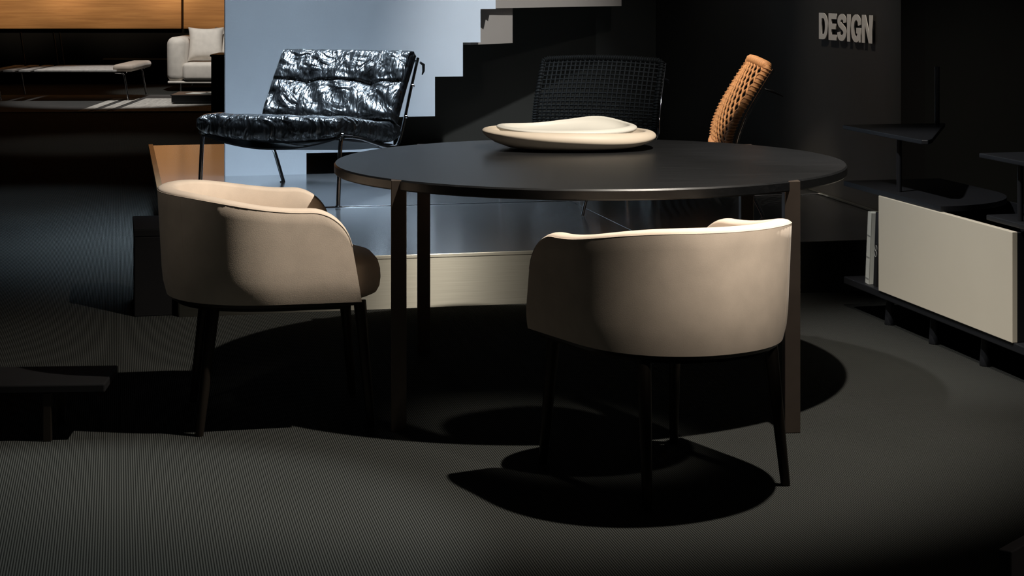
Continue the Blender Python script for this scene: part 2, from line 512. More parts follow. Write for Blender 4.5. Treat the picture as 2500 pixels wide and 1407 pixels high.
sa = W(3.329, 1.60); sb = W(3.308, 0.872)
wd = (sb - sa).normalized()
wn = Vector((wd.y, -wd.x, 0))               # out of the wall, towards the aisle
if wn.x > 0: wn = -wn
sign = empty('sign', sa + Vector((0, 0, 1.026)), 0, 'grey block letters reading DESIGN on the dark wall', 'sign')
length = (sb - sa).length
shapes = letter_shapes()
gap = 0.07
tot = sum(s[0] for s in shapes) + gap * (len(shapes) - 1)
kx = length / tot
hz = 0.136
x = 0.0
for s, ch in zip(shapes, 'DESIGN'):
    base = wd * (x * kx) + wn * 0.003
    mtx = Matrix((
        (wd.x * kx, 0, wn.x, base.x),
        (wd.y * kx, 0, wn.y, base.y),
        (0, hz, 0, 0),
        (0, 0, 0, 1)))
    for i, poly in enumerate([s[1]] if len(s[1]) < 2 or ch == 'D' else [[p] for p in s[1]]):
        if i == 0:
            o = flat_letter('letter', poly, mtx, 0.004, 'letter', sign); first = o
        else:                                # second stroke of the same letter: join into its mesh
            o2 = flat_letter('letter', poly, mtx, 0.0038, 'letter', sign)
            bm = bmesh.new(); bm.from_mesh(first.data); bm.from_mesh(o2.data); bm.to_mesh(first.data); bm.free()
            bpy.data.objects.remove(o2)
    x += s[0] + gap

# ------------------------------------------------------------------ round table
TX, TY, TR, TZ = 0.252, 5.925, 0.829, 0.74
table = empty('round_table', (TX, TY, 0), 0, 'large round black oak table with square bronze legs', 'table')
tb = MB()
prof_t = [(0.0, TZ - 0.035), (TR - 0.035, TZ - 0.035), (TR - 0.004, TZ - 0.032), (TR, TZ - 0.028), (TR, TZ - 0.005), (TR - 0.004, TZ), (0.0, TZ)]
NT = 128
rows = []
for r, z in prof_t:
    rows.append([(max(r, 1e-4) * math.cos(2 * PI * k / NT), max(r, 1e-4) * math.sin(2 * PI * k / NT), z) for k in range(NT)])
tb.grid(rows, close_u=True)
tb.f.append(tuple(range(NT))); tb.f.append(tuple(range((len(rows) - 1) * NT, len(rows) * NT)))
tb.build('tabletop', 'black_oak', table, smooth=30)
ap = MB()
rows = []
for r, z in ((0.42, TZ - 0.036), (0.42, TZ - 0.06), (0.38, TZ - 0.06), (0.38, TZ - 0.036)):
    rows.append([(r * math.cos(2 * PI * k / 96), r * math.sin(2 * PI * k / 96), z) for k in range(96)])
ap.grid(rows, close_u=True, close_v=True).build('apron', 'dark_metal', table, smooth=30)
for k in range(4):
    an = -0.015 + PI * (0.25 + 0.5 * k)
    rz = Matrix.Rotation(an + (PI / 4 if k % 2 else -PI / 4) * 0, 4, 'Z')
    c, s = math.cos(an), math.sin(an)
    lo = 0.046 / 2
    mt2 = Matrix.Translation((c * (TR - 0.012), s * (TR - 0.012), 0)) @ Matrix.Rotation(TH * 0.3, 4, 'Z')
    MB().box((-lo, -lo, 0), (lo, lo, TZ - 0.0005), mt2).build('leg', 'bronze', table, bevel=0.002)

# ------------------------------------------------------------------ nesting bowls on the table
def organic_bowl(name, label, loc, rz, a, b, hfun, rim_fun, shoulder, mat, mat_in=None, n=96):
    """bowl with an uneven rim: a, b half axes; hfun(t) rim height, rim_fun(t) how far the rim is folded inwards"""
    root = empty(name, loc, rz, label, 'bowl')
    def ring(sc, zf):
        pts = []
        for k in range(n):
            t = 2 * PI * k / n
            e = 2.3
            ct, st = math.cos(t), math.sin(t)
            x = a * math.copysign(abs(ct) ** (2 / e), ct); y = b * math.copysign(abs(st) ** (2 / e), st)
            s, z = sc(t), zf(t)
            pts.append((x * s, y * s, z))
        return pts
    rows = []
    rows.append(ring(lambda t: 0.02, lambda t: 0.0))
    sh_ = lambda t: 0.88 - shoulder * math.exp(-(((t - 5.25 + PI) % (2 * PI) - PI) / 1.05) ** 2)
    for s, zf in ((0.40, 0.0), (0.55, 0.02), (0.72, 0.14), (0.86, 0.40), (0.95, 0.68), (0.988, 0.87), (1.0, 1.0)):
        rows.append(ring(lambda t, s=s: s, lambda t, q=zf: hfun(t) * q * sh_(t)))
    out = MB().grid(rows, close_u=True)
    rim = []
    for q in range(1, 9):
        ph = q / 8 * PI / 2
        rim.append(ring(lambda t, ph=ph: 1.0 - rim_fun(t) * (1 - math.cos(ph)), lambda t, ph=ph: hfun(t) * (sh_(t) + (1 - sh_(t)) * math.sin(ph))))
    rows2 = [rows[-1]] + rim
    for ds, q in ((0.012, 0.97), (0.020, 0.90), (0.030, 0.76)):
        rows2.append(ring(lambda t, ds=ds: 1 - rim_fun(t) - ds, lambda t, q=q: hfun(t) * q))
    for s, q in ((0.90, 0.58), (0.80, 0.44), (0.6, 0.34), (0.4, 0.30), (0.02, 0.28)):
        rows2.append(ring(lambda t, s=s: s * (1 - rim_fun(t)), lambda t, q=q: max(hfun(t) * q, 0.012)))
    out.grid(rows2, close_u=True)
    nv = len(out.v)
    out.f.append(tuple(range(nv - n, nv)))
    out.f.append(tuple(range(n)))
    o = out.build('body', mat, root, smooth=60)
    return root

bx, by = 0.20, 6.36
big = organic_bowl('bowl', 'wide shallow beige ceramic bowl resting on the black round table', (bx, by, TZ + 0.0005), 0.0, 0.305, 0.215,
    lambda t: 0.066 + 0.005 * math.cos(t - 3.4),
    lambda t: 0.085 + 0.05 * math.cos(t - 5.2), 0.40, 'ceramic')
small = organic_bowl('bowl', 'smaller ivory ceramic dish nested inside the wide beige bowl', (bx - 0.008, by + 0.008, TZ + 0.036), 0.0, 0.247, 0.168,
    lambda t: 0.042 + 0.026 * math.exp(-((t - 1.15) / 0.55) ** 2) + 0.004 * math.cos(2 * t),
    lambda t: 0.08 + 0.03 * math.cos(t - 5.2), 0.25, 'ceramic_in')

# ------------------------------------------------------------------ beige tub chairs
def tub_chair(loc, rz, label):
    root = empty('tub_chair', loc, rz, label, 'chair', 'beige upholstered tub chairs around the round table')
    HW, YB, YE, ZB, T = 0.300, -0.350, 0.170, 0.385, 0.055
    ys = -0.03
    pl = []
    n_arm = 14
    for k in range(n_arm):
        q = k / n_arm
        q = 1 - (1 - q) ** 1.0
        q = (k / n_arm) ** 1.6
        pl.append((HW, YE + (ys - YE) * q))
    e = 2.12
    nb = 44
    for k in range(nb + 1):
        t = PI * k / nb
        ct, st = math.cos(t), math.sin(t)
        pl.append((HW * math.copysign(abs(ct) ** (2 / e), ct), ys - (ys - YB) * abs(st) ** (2 / e)))
    for k in range(n_arm - 1, -1, -1):
        q = (k / n_arm) ** 1.6
        pl.append((-HW, YE + (ys - YE) * q))
    # arc length and normals
    P = [Vector((p[0], p[1], 0)) for p in pl]
    S = [0.0]
    for i in range(1, len(P)):
        S.append(S[-1] + (P[i] - P[i - 1]).length)
    tot = S[-1]
    rows, base, piping_out = [], [], []
    for i, p in enumerate(P):
        a = P[max(i - 1, 0)]; b = P[min(i + 1, len(P) - 1)]
        d = (b - a).normalized()
        nrm = Vector((d.y, -d.x, 0))           # inward or outward?
        if nrm.dot(p - Vector((0, 0.05, 0))) < 0: nrm = -nrm
        s = min(S[i], tot - S[i])
        back = min(1.0, max(0.0, (0.06 - p.y) / 0.40)); back = back * back * (3 - 2 * back)
        zt = 0.662 + 0.045 * back
        r = 0.10
        if s < r:
            zt = zt - r + math.sqrt(max(0.0, r * r - (r - s) ** 2))
        th = T
        if s < 0.02:
            th = T * (0.35 + 0.65 * math.sqrt(max(0, 1 - (1 - s / 0.02) ** 2)))
        sec = []
        def pos(off, z):
            k = (z - ZB) / 0.32
            slant = 0.045 * (1 - k) * max(0.0, 1 - s / 0.30)      # front edge leans back towards the top
            tuck = -0.010 * max(0.0, 1 - (z - ZB) / 0.07) ** 2     # bottom edge pulled in
            q = p + nrm * (off + tuck + 0.006 * k)
            return Vector((q.x, q.y + slant - 0.012 * k, z))
        for j in range(9):
            q = j / 8
            sec.append(pos(0.0, ZB + (zt - 0.012 - ZB) * q))
        for j in range(1, 7):
            ph = PI * j / 7
            sec.append(pos(-th / 2 + th / 2 * math.cos(ph), zt - 0.012 + 0.012 * math.sin(ph)))
        for j in range(7):
            q = j / 6
            sec.append(pos(-th - 0.004 * q, zt - 0.012 + (ZB - zt + 0.012) * q))
        rows.append(sec)
        base.append(Vector((p.x, p.y, 0)) - nrm * 0.028 + Vector((0, 0.022 * max(0.0, 1 - s / 0.30), 0)))
        piping_out.append(pos(-0.0006, zt - 0.0105))
    sh = MB().grid(rows, close_u=True)
    nc = len(rows[0])
    sh.f.append(tuple(range(nc))); sh.f.append(tuple(range((len(rows) - 1) * nc, len(rows) * nc)))
    shell = sh.build('shell', 'beige_fabric', root, smooth=50)
    MB().tube(piping_out, 0.0014, 6).build('piping', 'beige_fabric', shell, smooth=60)
    # vertical seams at the back corners of the shell
    for idx in (n_arm + 13,):
        MB().tube([rows[idx][j] for j in range(9)], 0.0007, 5).build('seam', 'beige_fabric', shell, smooth=60)
    # dark base rim under the shell
    br = MB()
    rr = []
    for i, p in enumerate(base):
        a = base[max(i - 1, 0)]; b = base[min(i + 1, len(base) - 1)]
        d = (b - a).normalized(); nn = Vector((-d.y, d.x, 0))
        if nn.dot(p) < 0: nn = -nn
        rr.append([Vector((*(p + nn * 0.008).xy, 0.374)), Vector((*(p + nn * 0.016).xy, 0.3862)), Vector((*(p - nn * 0.02).xy, 0.3862)), Vector((*(p - nn * 0.02).xy, 0.374))])
    br.grid(rr, close_u=True)
    br.f.append((0, 1, 2, 3)); br.f.append(tuple(range(len(rr) * 4 - 4, len(rr) * 4)))
    br.build('base_rim', 'dark_metal', root, smooth=40)
    # seat cushion with a rounded front
    N = 72
    def ring(sc, z):
        o = []
        for k in range(N):
            t = 2 * PI * k / N
            ct, st = math.cos(t), math.sin(t)
            ex = 2.8
            x = 0.236 * math.copysign(abs(ct) ** (2 / ex), ct)
            y = 0.285 * math.copysign(abs(st) ** (2 / ex), st)
            o.append((x * sc, 0.020 + y * sc, z))
        return o
    cs = [(0.02, 0.374), (0.90, 0.374), (0.96, 0.382), (0.99, 0.398), (1.0, 0.422), (0.995, 0.448), (0.97, 0.472), (0.92, 0.488), (0.80, 0.499), (0.55, 0.505), (0.02, 0.507)]
    rows = [ring(s, z) for s, z in cs]
    cu = MB().grid(rows, close_u=True)
    cu.f.append(tuple(range(N))); cu.f.append(tuple(range((len(rows) - 1) * N, len(rows) * N)))
    seat = cu.build('seat_cushion', 'beige_fabric', root, smooth=50)
    # underside board
    MB().prism([(p.x * 0.97, p.y * 0.97) for p in base], 0.362, 0.3739).build('seat_board', 'dark_metal', root, smooth=40)
    for sx in (-1, 1):
        for sy in (-1, 1):
            top = Vector((sx * 0.202, sy * 0.215 + 0.005, 0.374)); bot = Vector((sx * 0.220, sy * 0.252, 0.0))
            pts = [bot + (top - bot) * q for q in (0, 0.01, 0.3, 0.6, 1.0)]
            MB().tube(pts, [0.0115, 0.0125, 0.0145, 0.0165, 0.019], 16).build('leg', 'dark_metal', root, smooth=50)
    return root

tub_chair((-0.7115, 5.553, 0), -(PI / 2) + TH, 'beige upholstered tub chair on the left, seen from its side with seat showing')
tub_chair((0.4015, 4.8735, 0), math.radians(30.4), 'beige upholstered tub chair nearest the camera, its rounded back turned to us')

# ------------------------------------------------------------------ black tufted leather lounge chair
def cushion(rows_xy, width, thick, seams_x, seam_m, parent, name, mat, tuft=0.022, sag=0.0, belly=0.0):
    """rows_xy: profile points (y, z) of the cushion's middle line; builds a closed quilted slab"""
    nx, npf = 100, 80
    prof = [Vector((0, y, z)) for y, z in rows_xy]
    # resample
    L = [0.0]
    for i in range(1, len(prof)): L.append(L[-1] + (prof[i] - prof[i - 1]).length)
    def at(s):
        for i in range(1, len(prof)):
            if s <= L[i] or i == len(prof) - 1:
                q = (s - L[i - 1]) / (L[i] - L[i - 1])
                return prof[i - 1].lerp(prof[i], q), (prof[i] - prof[i - 1]).normalized()
    rnd = random.Random(hash(name) % 1000 + 3)
    wv = [(rnd.uniform(9, 26), rnd.uniform(9, 26), rnd.uniform(0, 6.28), rnd.uniform(0.0006, 0.0016)) for _ in range(10)]
    def height(u, s, side):
        """thickness modulation, u in -1..1, s 0..1"""
        x = u * width / 2
        edge = min(1.0, (1 - abs(u)) / 0.10); eds = min(1.0, min(s, 1 - s) / 0.10)
        e = math.sqrt(max(0.0, 1 - (1 - edge) ** 2)) * math.sqrt(max(0.0, 1 - (1 - eds) ** 2))
        h = thick / 2 * (0.42 + 0.58 * e)
        if side > 0:
            for sx in seams_x:
                h -= tuft * 0.35 * math.exp(-((x - sx) / 0.009) ** 2) * e
                for sm in seam_m:
                    h -= tuft * 1.0 * math.exp(-(((x - sx) / 0.060) ** 2 + ((s - sm) / 0.13) ** 2)) * e
            for sm in seam_m:
                h -= tuft * 0.40 * math.exp(-((s - sm) / 0.018) ** 2) * e
            for a, b, c, d in wv:
                h += d * math.sin(a * x * 2.2 + b * s * 0.8 + c) * e
        return h
    rows = []
    for j in range(npf + 1):
        s = j / npf
        c, t = at(s * L[-1])
        nrm = Vector((0, -t.z, t.y))
        if nrm.z < 0: nrm = -nrm
        top, bot = [], []
        for i in range(nx + 1):
            u = -1 + 2 * i / nx
            x = u * width / 2
            dz = -sag * (1 - u * u)
            top.append(Vector((x, c.y, c.z + dz)) + nrm * height(u, s, 1))
            bot.append(Vector((x, c.y, c.z + dz - belly * (1 - u * u) * (1 - 0.4 * s))) - nrm * height(u, s, -1))
        rows.append(top + bot[::-1])
    mb = MB().grid(rows, close_u=True)
    m = len(rows[0])
    for base in (0, npf * m):
        for i in range(nx):
            a, b = base + i, base + i + 1
            c2, d2 = base + m - 1 - i - 1, base + m - 1 - i
            mb.f.append((a, b, c2, d2))
    return mb.build(name, mat, parent, smooth=70)

lounge = empty('lounge_chair', (-1.058, 9.443, PH + 0.004), -math.radians(20), 'armless lounge chair of shiny black tufted leather on thin chrome legs', 'chair')
bc = cushion([(0.235, 0.365), (0.30, 0.46), (0.40, 0.60), (0.495, 0.715)], 0.78, 0.105, (-0.19, 0.19), (0.52,), lounge, 'back_cushion', 'leather', 0.034)
sc_ = cushion([(-0.475, 0.392), (-0.36, 0.385), (-0.10, 0.355), (0.12, 0.320), (0.30, 0.315)], 0.78, 0.105, (-0.19, 0.19), (0.5,), lounge, 'seat_cushion', 'leather', 0.022, 0.0, 0.038)
# sling that sags below the seat
rows = []
for j in range(13):
    s = j / 12
    y = -0.455 + 0.70 * s; zt = 0.336 - 0.085 * s
    rows.append([Vector((x * 0.37, y, zt - 0.060 * (1 - x * x) * (1 - 0.4 * s))) for x in [-1 + 2 * i / 16 for i in range(17)]])
sl = MB().grid(rows)
back = [[p - Vector((0, 0, 0.008)) for p in r] for r in rows]
sl.grid(back)
n17 = 17
for j in range(12):
    for cc in (0, 16):
        a = j * n17 + cc; b = (j + 1) * n17 + cc
        sl.f.append((a, b, b + 13 * n17, a + 13 * n17))
for base in (0, 12 * n17):
    for i in range(16):
        sl.f.append((base + i, base + i + 1, base + i + 1 + 13 * n17, base + i + 13 * n17))
sl.build('seat_sling', 'black_sling', lounge, smooth=50)
for sx in (-1, 1):
    x = sx * 0.385
    MB().tube(fillet([(x, -0.45, 0.345), (x, -0.20, 0.318), (x, 0.10, 0.250), (x, 0.275, 0.232), (x, 0.345, 0.33), (x, 0.43, 0.50), (x, 0.545, 0.690)], 0.08), 0.0085, 12).build('side_rail', 'chrome', lounge, smooth=60)
    MB().tube(fillet([(x, -0.30, 0.331), (x, -0.425, 0.345), (x, -0.455, 0.0)], 0.05), 0.0105, 12).build('front_leg', 'chrome', lounge, smooth=60)
    MB().tube(fillet([(x * 0.98, 0.05, 0.262), (x * 0.98, 0.33, 0.205), (x * 0.98, 0.45, 0.0)], 0.05), 0.0105, 12).build('rear_leg', 'chrome', lounge, smooth=60)
    for y, z in ((-0.455, 0.0), (0.45, 0.0)):
        MB().tube([(x, y, 0.0), (x, y, 0.006), (x, y, 0.010)], [0.014, 0.014, 0.009], 14).build('foot_cap', 'chrome', lounge, smooth=40)
    for y, z in ((-0.42, 0.352), (0.37, 0.385), (0.46, 0.545)):
        MB().tube([(x + sx * 0.004, y, z), (x + sx * 0.014, y, z)], [0.010, 0.007], 12).build('clip', 'chrome', lounge, smooth=40)
for y, z in ((-0.425, 0.338), (0.275, 0.228), (0.53, 0.675)):
    MB().tube([(-0.385, y, z), (0.385, y, z)], 0.008, 10).build('cross_bar', 'chrome', lounge, smooth=60)
MB().tube([(0.405, 0.53, 0.668), (0.418, 0.545, 0.655), (0.416, 0.55, 0.62), (0.41, 0.545, 0.60)], [0.006, 0.009, 0.007, 0.003], 8).build('strap_end', 'black_sling', lounge, smooth=60)

# ------------------------------------------------------------------ woven rope lounge chairs
def rope_chair(loc, rz, scale, rope, label, style):
    root = empty('rope_chair', loc, rz, label, 'chair', 'woven rope lounge chairs on the platform', scale)
    HWd = 0.375
    bp = bez([(0.0, 0.215, 0.300), (0.0, 0.222, 0.375), (0.0, 0.262, 0.475), (0.0, 0.335, 0.600), (0.0, 0.405, 0.705)], 10)
    sp = bez([(0.0, -0.43, 0.285), (0.0, -0.30, 0.292), (0.0, -0.05, 0.262), (0.0, 0.16, 0.235)], 10)
    def surf(prof, x, s, dip=0.0):
        f = s * (len(prof) - 1); i = min(int(f), len(prof) - 2); q = f - i
        p = prof[i].lerp(prof[i + 1], q)
        t = (prof[i + 1] - prof[i]).normalized(); n = Vector((0, -t.z, t.y))
        d = dip * (1 - (x / HWd) ** 2)
        return Vector((x, p.y, p.z)) - n * d if n.z < 0 else Vector((x, p.y, p.z)) - n * d
    # ---- backrest
    loop = []
    cr = 0.035
    for s in [i / 20 for i in range(21)]: loop.append((-1, s))
    def rim_pts():
        out = []
        for s in [0.04 + 0.92 * i / 24 for i in range(25)]: out.append(surf(bp, -HWd, s))
        for x in [-0.93 + 1.86 * i / 16 for i in range(17)]: out.append(surf(bp, HWd * x, 1.0, -0.03))
        for s in [0.96 - 0.92 * i / 24 for i in range(25)]: out.append(surf(bp, HWd, s))
        for x in [0.93 - 1.86 * i / 16 for i in range(17)]: out.append(surf(bp, HWd * x, 0.0, -0.03))
        return out
    rim = rim_pts()
    back = MB().tube(rim, 0.016, 10, closed=True).build('back_frame', rope, root, smooth=60)
    # rope wound around the frame
    wr = MB()
    for i in range(0, len(rim)):
        a = rim[i]; b = rim[(i + 1) % len(rim)]
        m_ = max(1, int((b - a).length / 0.012))
        for k in range(m_):
            c = a.lerp(b, k / m_); d = (b - a).normalized()
            ref = Vector((1, 0, 0)) if abs(d.x) < 0.8 else Vector((0, 0, 1))
            e1 = d.cross(ref).normalized(); e2 = d.cross(e1)
            wr.tube([c + (e1 * math.cos(2 * PI * q / 9) + e2 * math.sin(2 * PI * q / 9)) * 0.0175 + d * (0.004 * math.cos(2 * PI * q / 9)) for q in range(9)], 0.0046, 4, closed=True)
    tag(wr.build('rope_winding', rope, back, smooth=80, fix=False), kind='stuff')
    net = MB()
    if style == 'net':
        ncol, nseg = 17, 56
        for c in range(ncol):
            x0 = -HWd + 2 * HWd * (c + 0.5) / ncol
            amp = HWd / ncol * 0.98
            pts = []
            for k in range(nseg + 1):
                s = 0.015 + 0.97 * k / nseg
                ph = 2 * PI * s * 8.5 + (PI if c % 2 else 0)
                fade = min(1.0, min(s, 1 - s) / 0.10)
                pts.append(surf(bp, x0 + amp * math.sin(ph) * fade, s, -0.03) + Vector((0, 0.003 * math.cos(ph), 0)))
            net.tube(pts, 0.0058, 6)
        for r in range(24):                      # ties from the net to the side frame
            s = 0.05 + 0.9 * r / 23
            for sx in (-1, 1):
                net.tube([surf(bp, sx * HWd, s), surf(bp, sx * HWd * 0.93, s + 0.012, -0.03), surf(bp, sx * HWd * 0.86, s + 0.02, -0.03)], 0.0055, 6)
    else:
        for c in range(26):
            x0 = -HWd + 2 * HWd * (c + 0.5) / 26
            net.tube([surf(bp, x0, k / 24, -0.03) + Vector((0, 0.003 * (1 if (k + c) % 2 else -1), 0)) for k in range(25)], 0.0065, 6)
        for r in range(19):
            s = (r + 0.5) / 19
            net.tube([surf(bp, -HWd + 2 * HWd * k / 26, s, -0.03) + Vector((0, 0.003 * (1 if (k + r) % 2 else -1), 0)) for k in range(27)], 0.0065, 6)
    tag(net.build('woven_back', rope, root, smooth=80, fix=False), kind='stuff')
    # ---- seat: ropes running across from rail to rail
    for k in range(18):
        s = (k + 0.5) / 18
        pts = [surf(sp, HWd * (-1 + 2 * i / 12), s, 0.035) for i in range(13)]
        MB().tube(pts, 0.0095, 8).build('seat_rope', rope, root, smooth=60)
    for sx in (-1, 1):
        x = sx * HWd
        rail = fillet([(x, -0.45, 0.280), (x, -0.30, 0.288), (x, -0.05, 0.258), (x, 0.16, 0.230), (x, 0.235, 0.27), (x, 0.245, 0.36), (x, 0.285, 0.47), (x, 0.36, 0.60), (x, 0.415, 0.69)], 0.05)
        MB().tube([p + Vector((sx * 0.016, 0.012, 0)) for p in rail], 0.0075, 10).build('side_rail', 'chrome', root, smooth=60)
        MB().tube(fillet([(x, -0.25, 0.275), (x, -0.41, 0.27), (x, -0.47, 0.0)], 0.05), 0.008, 10).build('front_leg', 'chrome', root, smooth=60)
        MB().tube(fillet([(x, 0.05, 0.235), (x, 0.28, 0.20), (x, 0.38, 0.0)], 0.05), 0.008, 10).build('rear_leg', 'chrome', root, smooth=60)
    for y, z in ((-0.415, 0.266), (0.18, 0.215)):
        MB().tube([(-HWd, y, z), (HWd, y, z)], 0.008, 10).build('cross_bar', 'chrome', root, smooth=60)
    MB().tube([(HWd + 0.016, 0.385, 0.600), (HWd + 0.03, 0.42, 0.588), (HWd + 0.03, 0.47, 0.565)], [0.006, 0.008, 0.002], 8).build('strap_end', 'black_sling', root, smooth=60)
    return root

rope_chair((0.81, 8.93, PH + 0.004), -math.radians(91), 1.0, 'orange_rope', 'orange woven rope lounge chair behind the table, facing left', 'net')
rope_chair((0.40, 9.98, PH + 0.004), -math.radians(18), 0.93, 'black_rope', 'black woven rope lounge chair in the dark behind the bowls', 'grid')

# ------------------------------------------------------------------ low shelving unit on the right
SR = math.radians(13)
shelf = empty('shelving_unit', (1.426, 6.941, 0), SR, 'low dark shelving unit with a cream front panel beside the right wall', 'shelf')
# local axes: +y runs into the depth, +x away from the front plane
def plate(name, y0, y1, z0, z1, d0=0.0, d1=0.42, mat='shelf_black', rnd=0.0):
    if rnd:
        pts = [(d0, y1), (d1, y1)]
        cy, cx = y0 + rnd, d1 - rnd
        for k in range(13):
            a = -PI / 2 * k / 12
            pts.append((cx + rnd * math.cos(a), cy + rnd * math.sin(a)))
        pts.append((d0, y0))
        return MB().prism(pts[::-1], z0, z1).build(name, mat, shelf, smooth=30)
    return MB().box((d0, y0, z0), (d1, y1, z1)).build(name, mat, shelf, bevel=0.003)
plate('bottom_plate', -1.55, 0.39, 0.106, 0.134)
plate('middle_plate', -0.47, 0.39, 0.5005, 0.520, 0.0, 0.42, rnd=0.40)
plate('middle_plate', -1.55, -0.77, 0.510, 0.528, 0.02, 0.42)
MB().prism([(0.0, 0.40), (0.0, -0.317), (0.02, -0.33), (0.06, -0.28), (0.45, 0.40)], 0.728, 0.745).build('upper_plate', 'shelf_black', shelf, bevel=0.003)
plate('upper_plate', -1.55, -0.757, 0.722, 0.738, 0.0, 0.40)
MB().box((-0.006, -0.998, 0.134), (0.014, 0.045, 0.500)).build('front_panel', 'panel_cream', shelf, bevel=0.002)
MB().box((0.015, -0.03, 0.1345), (0.40, -0.008, 0.497)).build('divider', 'shelf_black', shelf, bevel=0.002)
MB().box((0.015, -0.995, 0.1345), (0.40, -0.973, 0.497)).build('divider', 'shelf_black', shelf, bevel=0.002)
MB().box((0.395, -0.97, 0.1345), (0.41, 0.36, 0.497)).build('back_panel', 'shelf_black', shelf)
for y, z0, z1, xx in ((-0.02, 0.517, 0.728, 0.05), (-0.95, 0.529, 0.722, 0.05), (-1.3, 0.529, 0.722, 0.05)):
    MB().tube([(xx, y, z0), (xx, y, z1)], 0.010, 12).build('post', 'shelf_black', shelf, smooth=40)
MB().tube([(0.38, 0.33, 0.746), (0.38, 0.33, 0.98)], 0.010, 12).build('post', 'shelf_black', shelf, smooth=40)
for y in (0.05, -0.33, -0.72, -1.15):
    for xx in (0.045, 0.37):
        MB().tube([(xx, y, 0.0), (xx, y, 0.004), (xx, y, 0.03), (xx, y, 0.106)], [0.020, 0.022, 0.020, 0.014], 14).build('foot', 'shelf_black', shelf, smooth=50)

def book(y, w, h, dp, tilt, mat, label, x0, marks):
    root = empty('book', shelf.matrix_basis @ Vector((x0, y, 0.135)), SR, label, 'book')
    R = Matrix.Rotation(tilt, 4, 'X')
    MB().box((0.0, -w / 2, 0), (dp, -w / 2 + 0.003, h), R).build('cover', mat, root, bevel=0.0008, segs=1)
    MB().box((0.0, w / 2 - 0.003, 0), (dp, w / 2, h), R).build('cover', mat, root, bevel=0.0008, segs=1)
    MB().box((0.0, -w / 2, 0), (0.003, w / 2, h), R).build('spine', mat, root)
    MB().box((0.004, -w / 2 + 0.003, 0.003), (dp - 0.004, w / 2 - 0.003, h - 0.004), R).build('pages', 'paper_white', root)
    mk = marks(root, R, w, h) if marks else None
    return root

def white_marks(root, R, w, h):
    for q in (0.06, 0.36, 0.66):
        MB().box((-0.0006, -w * 0.42, h * q), (0.0, w * 0.42, h * q + 0.006), R).build('spine_band', 'book_mark', root)
def ring_marks(root, R, w, h):
    # two round letter forms printed on the dark spine
    for q in (0.44, 0.52):
        c = [R @ Vector((-0.0005, 0.30 * w * math.cos(2 * PI * k / 24), h * q + 0.011 * math.sin(2 * PI * k / 24))) for k in range(24)]
        MB().tube(c, 0.0014, 4, closed=True).build('spine_letter', 'book_mark', root)

book(0.205, 0.034, 0.285, 0.21, 0.095, 'paper_white', 'tall white book leaning at the left end of the low shelf', 0.018, white_marks)
book(0.135, 0.030, 0.290, 0.21, 0.080, 'book_black', 'black book with a round grey mark, between white book and cream panel', 0.020, ring_marks)

# ------------------------------------------------------------------ small dark things close by
bx_ = empty('storage_box', (-1.402, 7.20, 0), TH, 'black box on the floor behind the left tub chair, beside the platform', 'box')
MB().box((-0.095, -0.02, 0.0), (0.062, 0.40, 0.315)).build('body', 'black_box', bx_, bevel=0.004)
MB().box((-0.098, -0.023, 0.3155), (0.065, 0.403, 0.345)).build('lid', 'black_box', bx_, bevel=0.004)
bn = empty('low_bench', (-1.62, 5.32, 0), math.radians(4), 'very low dark bench in the shadow at the left edge', 'bench')
MB().box((-0.42, -0.13, 0.140), (0.44, 0.13, 0.165)).build('top_board', 'black_box', bn, bevel=0.004)
for lx in (-0.36, 0.275):
    for ly in (-0.11, 0.11):
        MB().box((lx - 0.012, ly - 0.012, 0), (lx + 0.012, ly + 0.012, 0.1395)).build('leg', 'dark_metal', bn, bevel=0.002)
bd = empty('display_board', (0.815, 3.0, 0), PI / 2 - math.radians(40), 'dark brown upright board cut off by the bottom right corner', 'board')
MB().box((0.0, -0.012, 0.012), (0.45, 0.012, 0.383)).build('board', 'brown_board', bd, bevel=0.002)
MB().box((0.02, -0.10, 0.0), (0.43, 0.10, 0.0118)).build('foot_plate', 'dark_metal', bd, bevel=0.002)

# ------------------------------------------------------------------ far lounge at the back left
ww = MB().box((-9.0, 23.6, 0.0), (-2.0, 23.8, 6.4)).build('wall_left', 'black_box'); struct('wall_left', ww)
seams = [(-8.6, -6.72), (-6.70, -4.285), (-4.255, -2.2)]
for a, b in seams:
    MB().box((a, 23.50, 0.714), (b, 23.5995, 3.2)).build('wood_panel', 'oak', ww, bevel=0.004)
tr = MB().box((-5.30, 23.50, 0.312), (-3.9, 23.598, 0.328)).build('trim_1', 'brass'); struct('trim_1', tr)

sofa = empty('sofa', (-3.25, 22.3, 0), 0, 'off-white sofa with loose cushions beneath the honey wood panelling', 'sofa')
def soft_box(lo, hi, r, name, mat, parent, puff=0.0):
    m = MB().box(lo, hi)
    o = m.build(name, mat, parent, smooth=50, bevel=r, segs=5)
    return o
soft_box((-0.92, -0.45, 0.11), (-0.70, 0.50, 0.655), 0.09, 'armrest', 'sofa', sofa)
soft_box((0.70, -0.45, 0.11), (0.92, 0.50, 0.655), 0.09, 'armrest', 'sofa', sofa)
soft_box((-0.72, -0.47, 0.13), (0.72, 0.30, 0.345), 0.05, 'seat_cushion', 'sofa', sofa)
soft_box((-0.72, 0.30, 0.11), (0.72, 0.52, 0.62), 0.06, 'backrest', 'sofa', sofa)
soft_box((-0.90, -0.44, 0.095), (0.90, 0.50, 0.125), 0.01, 'base', 'sofa', sofa)
for sx in (-0.75, 0.75):
    for yy in (-0.38, 0.42):
        MB().tube([(sx, yy, 0), (sx, yy, 0.094)], 0.012, 10).build('leg', 'chrome', sofa, smooth=40)
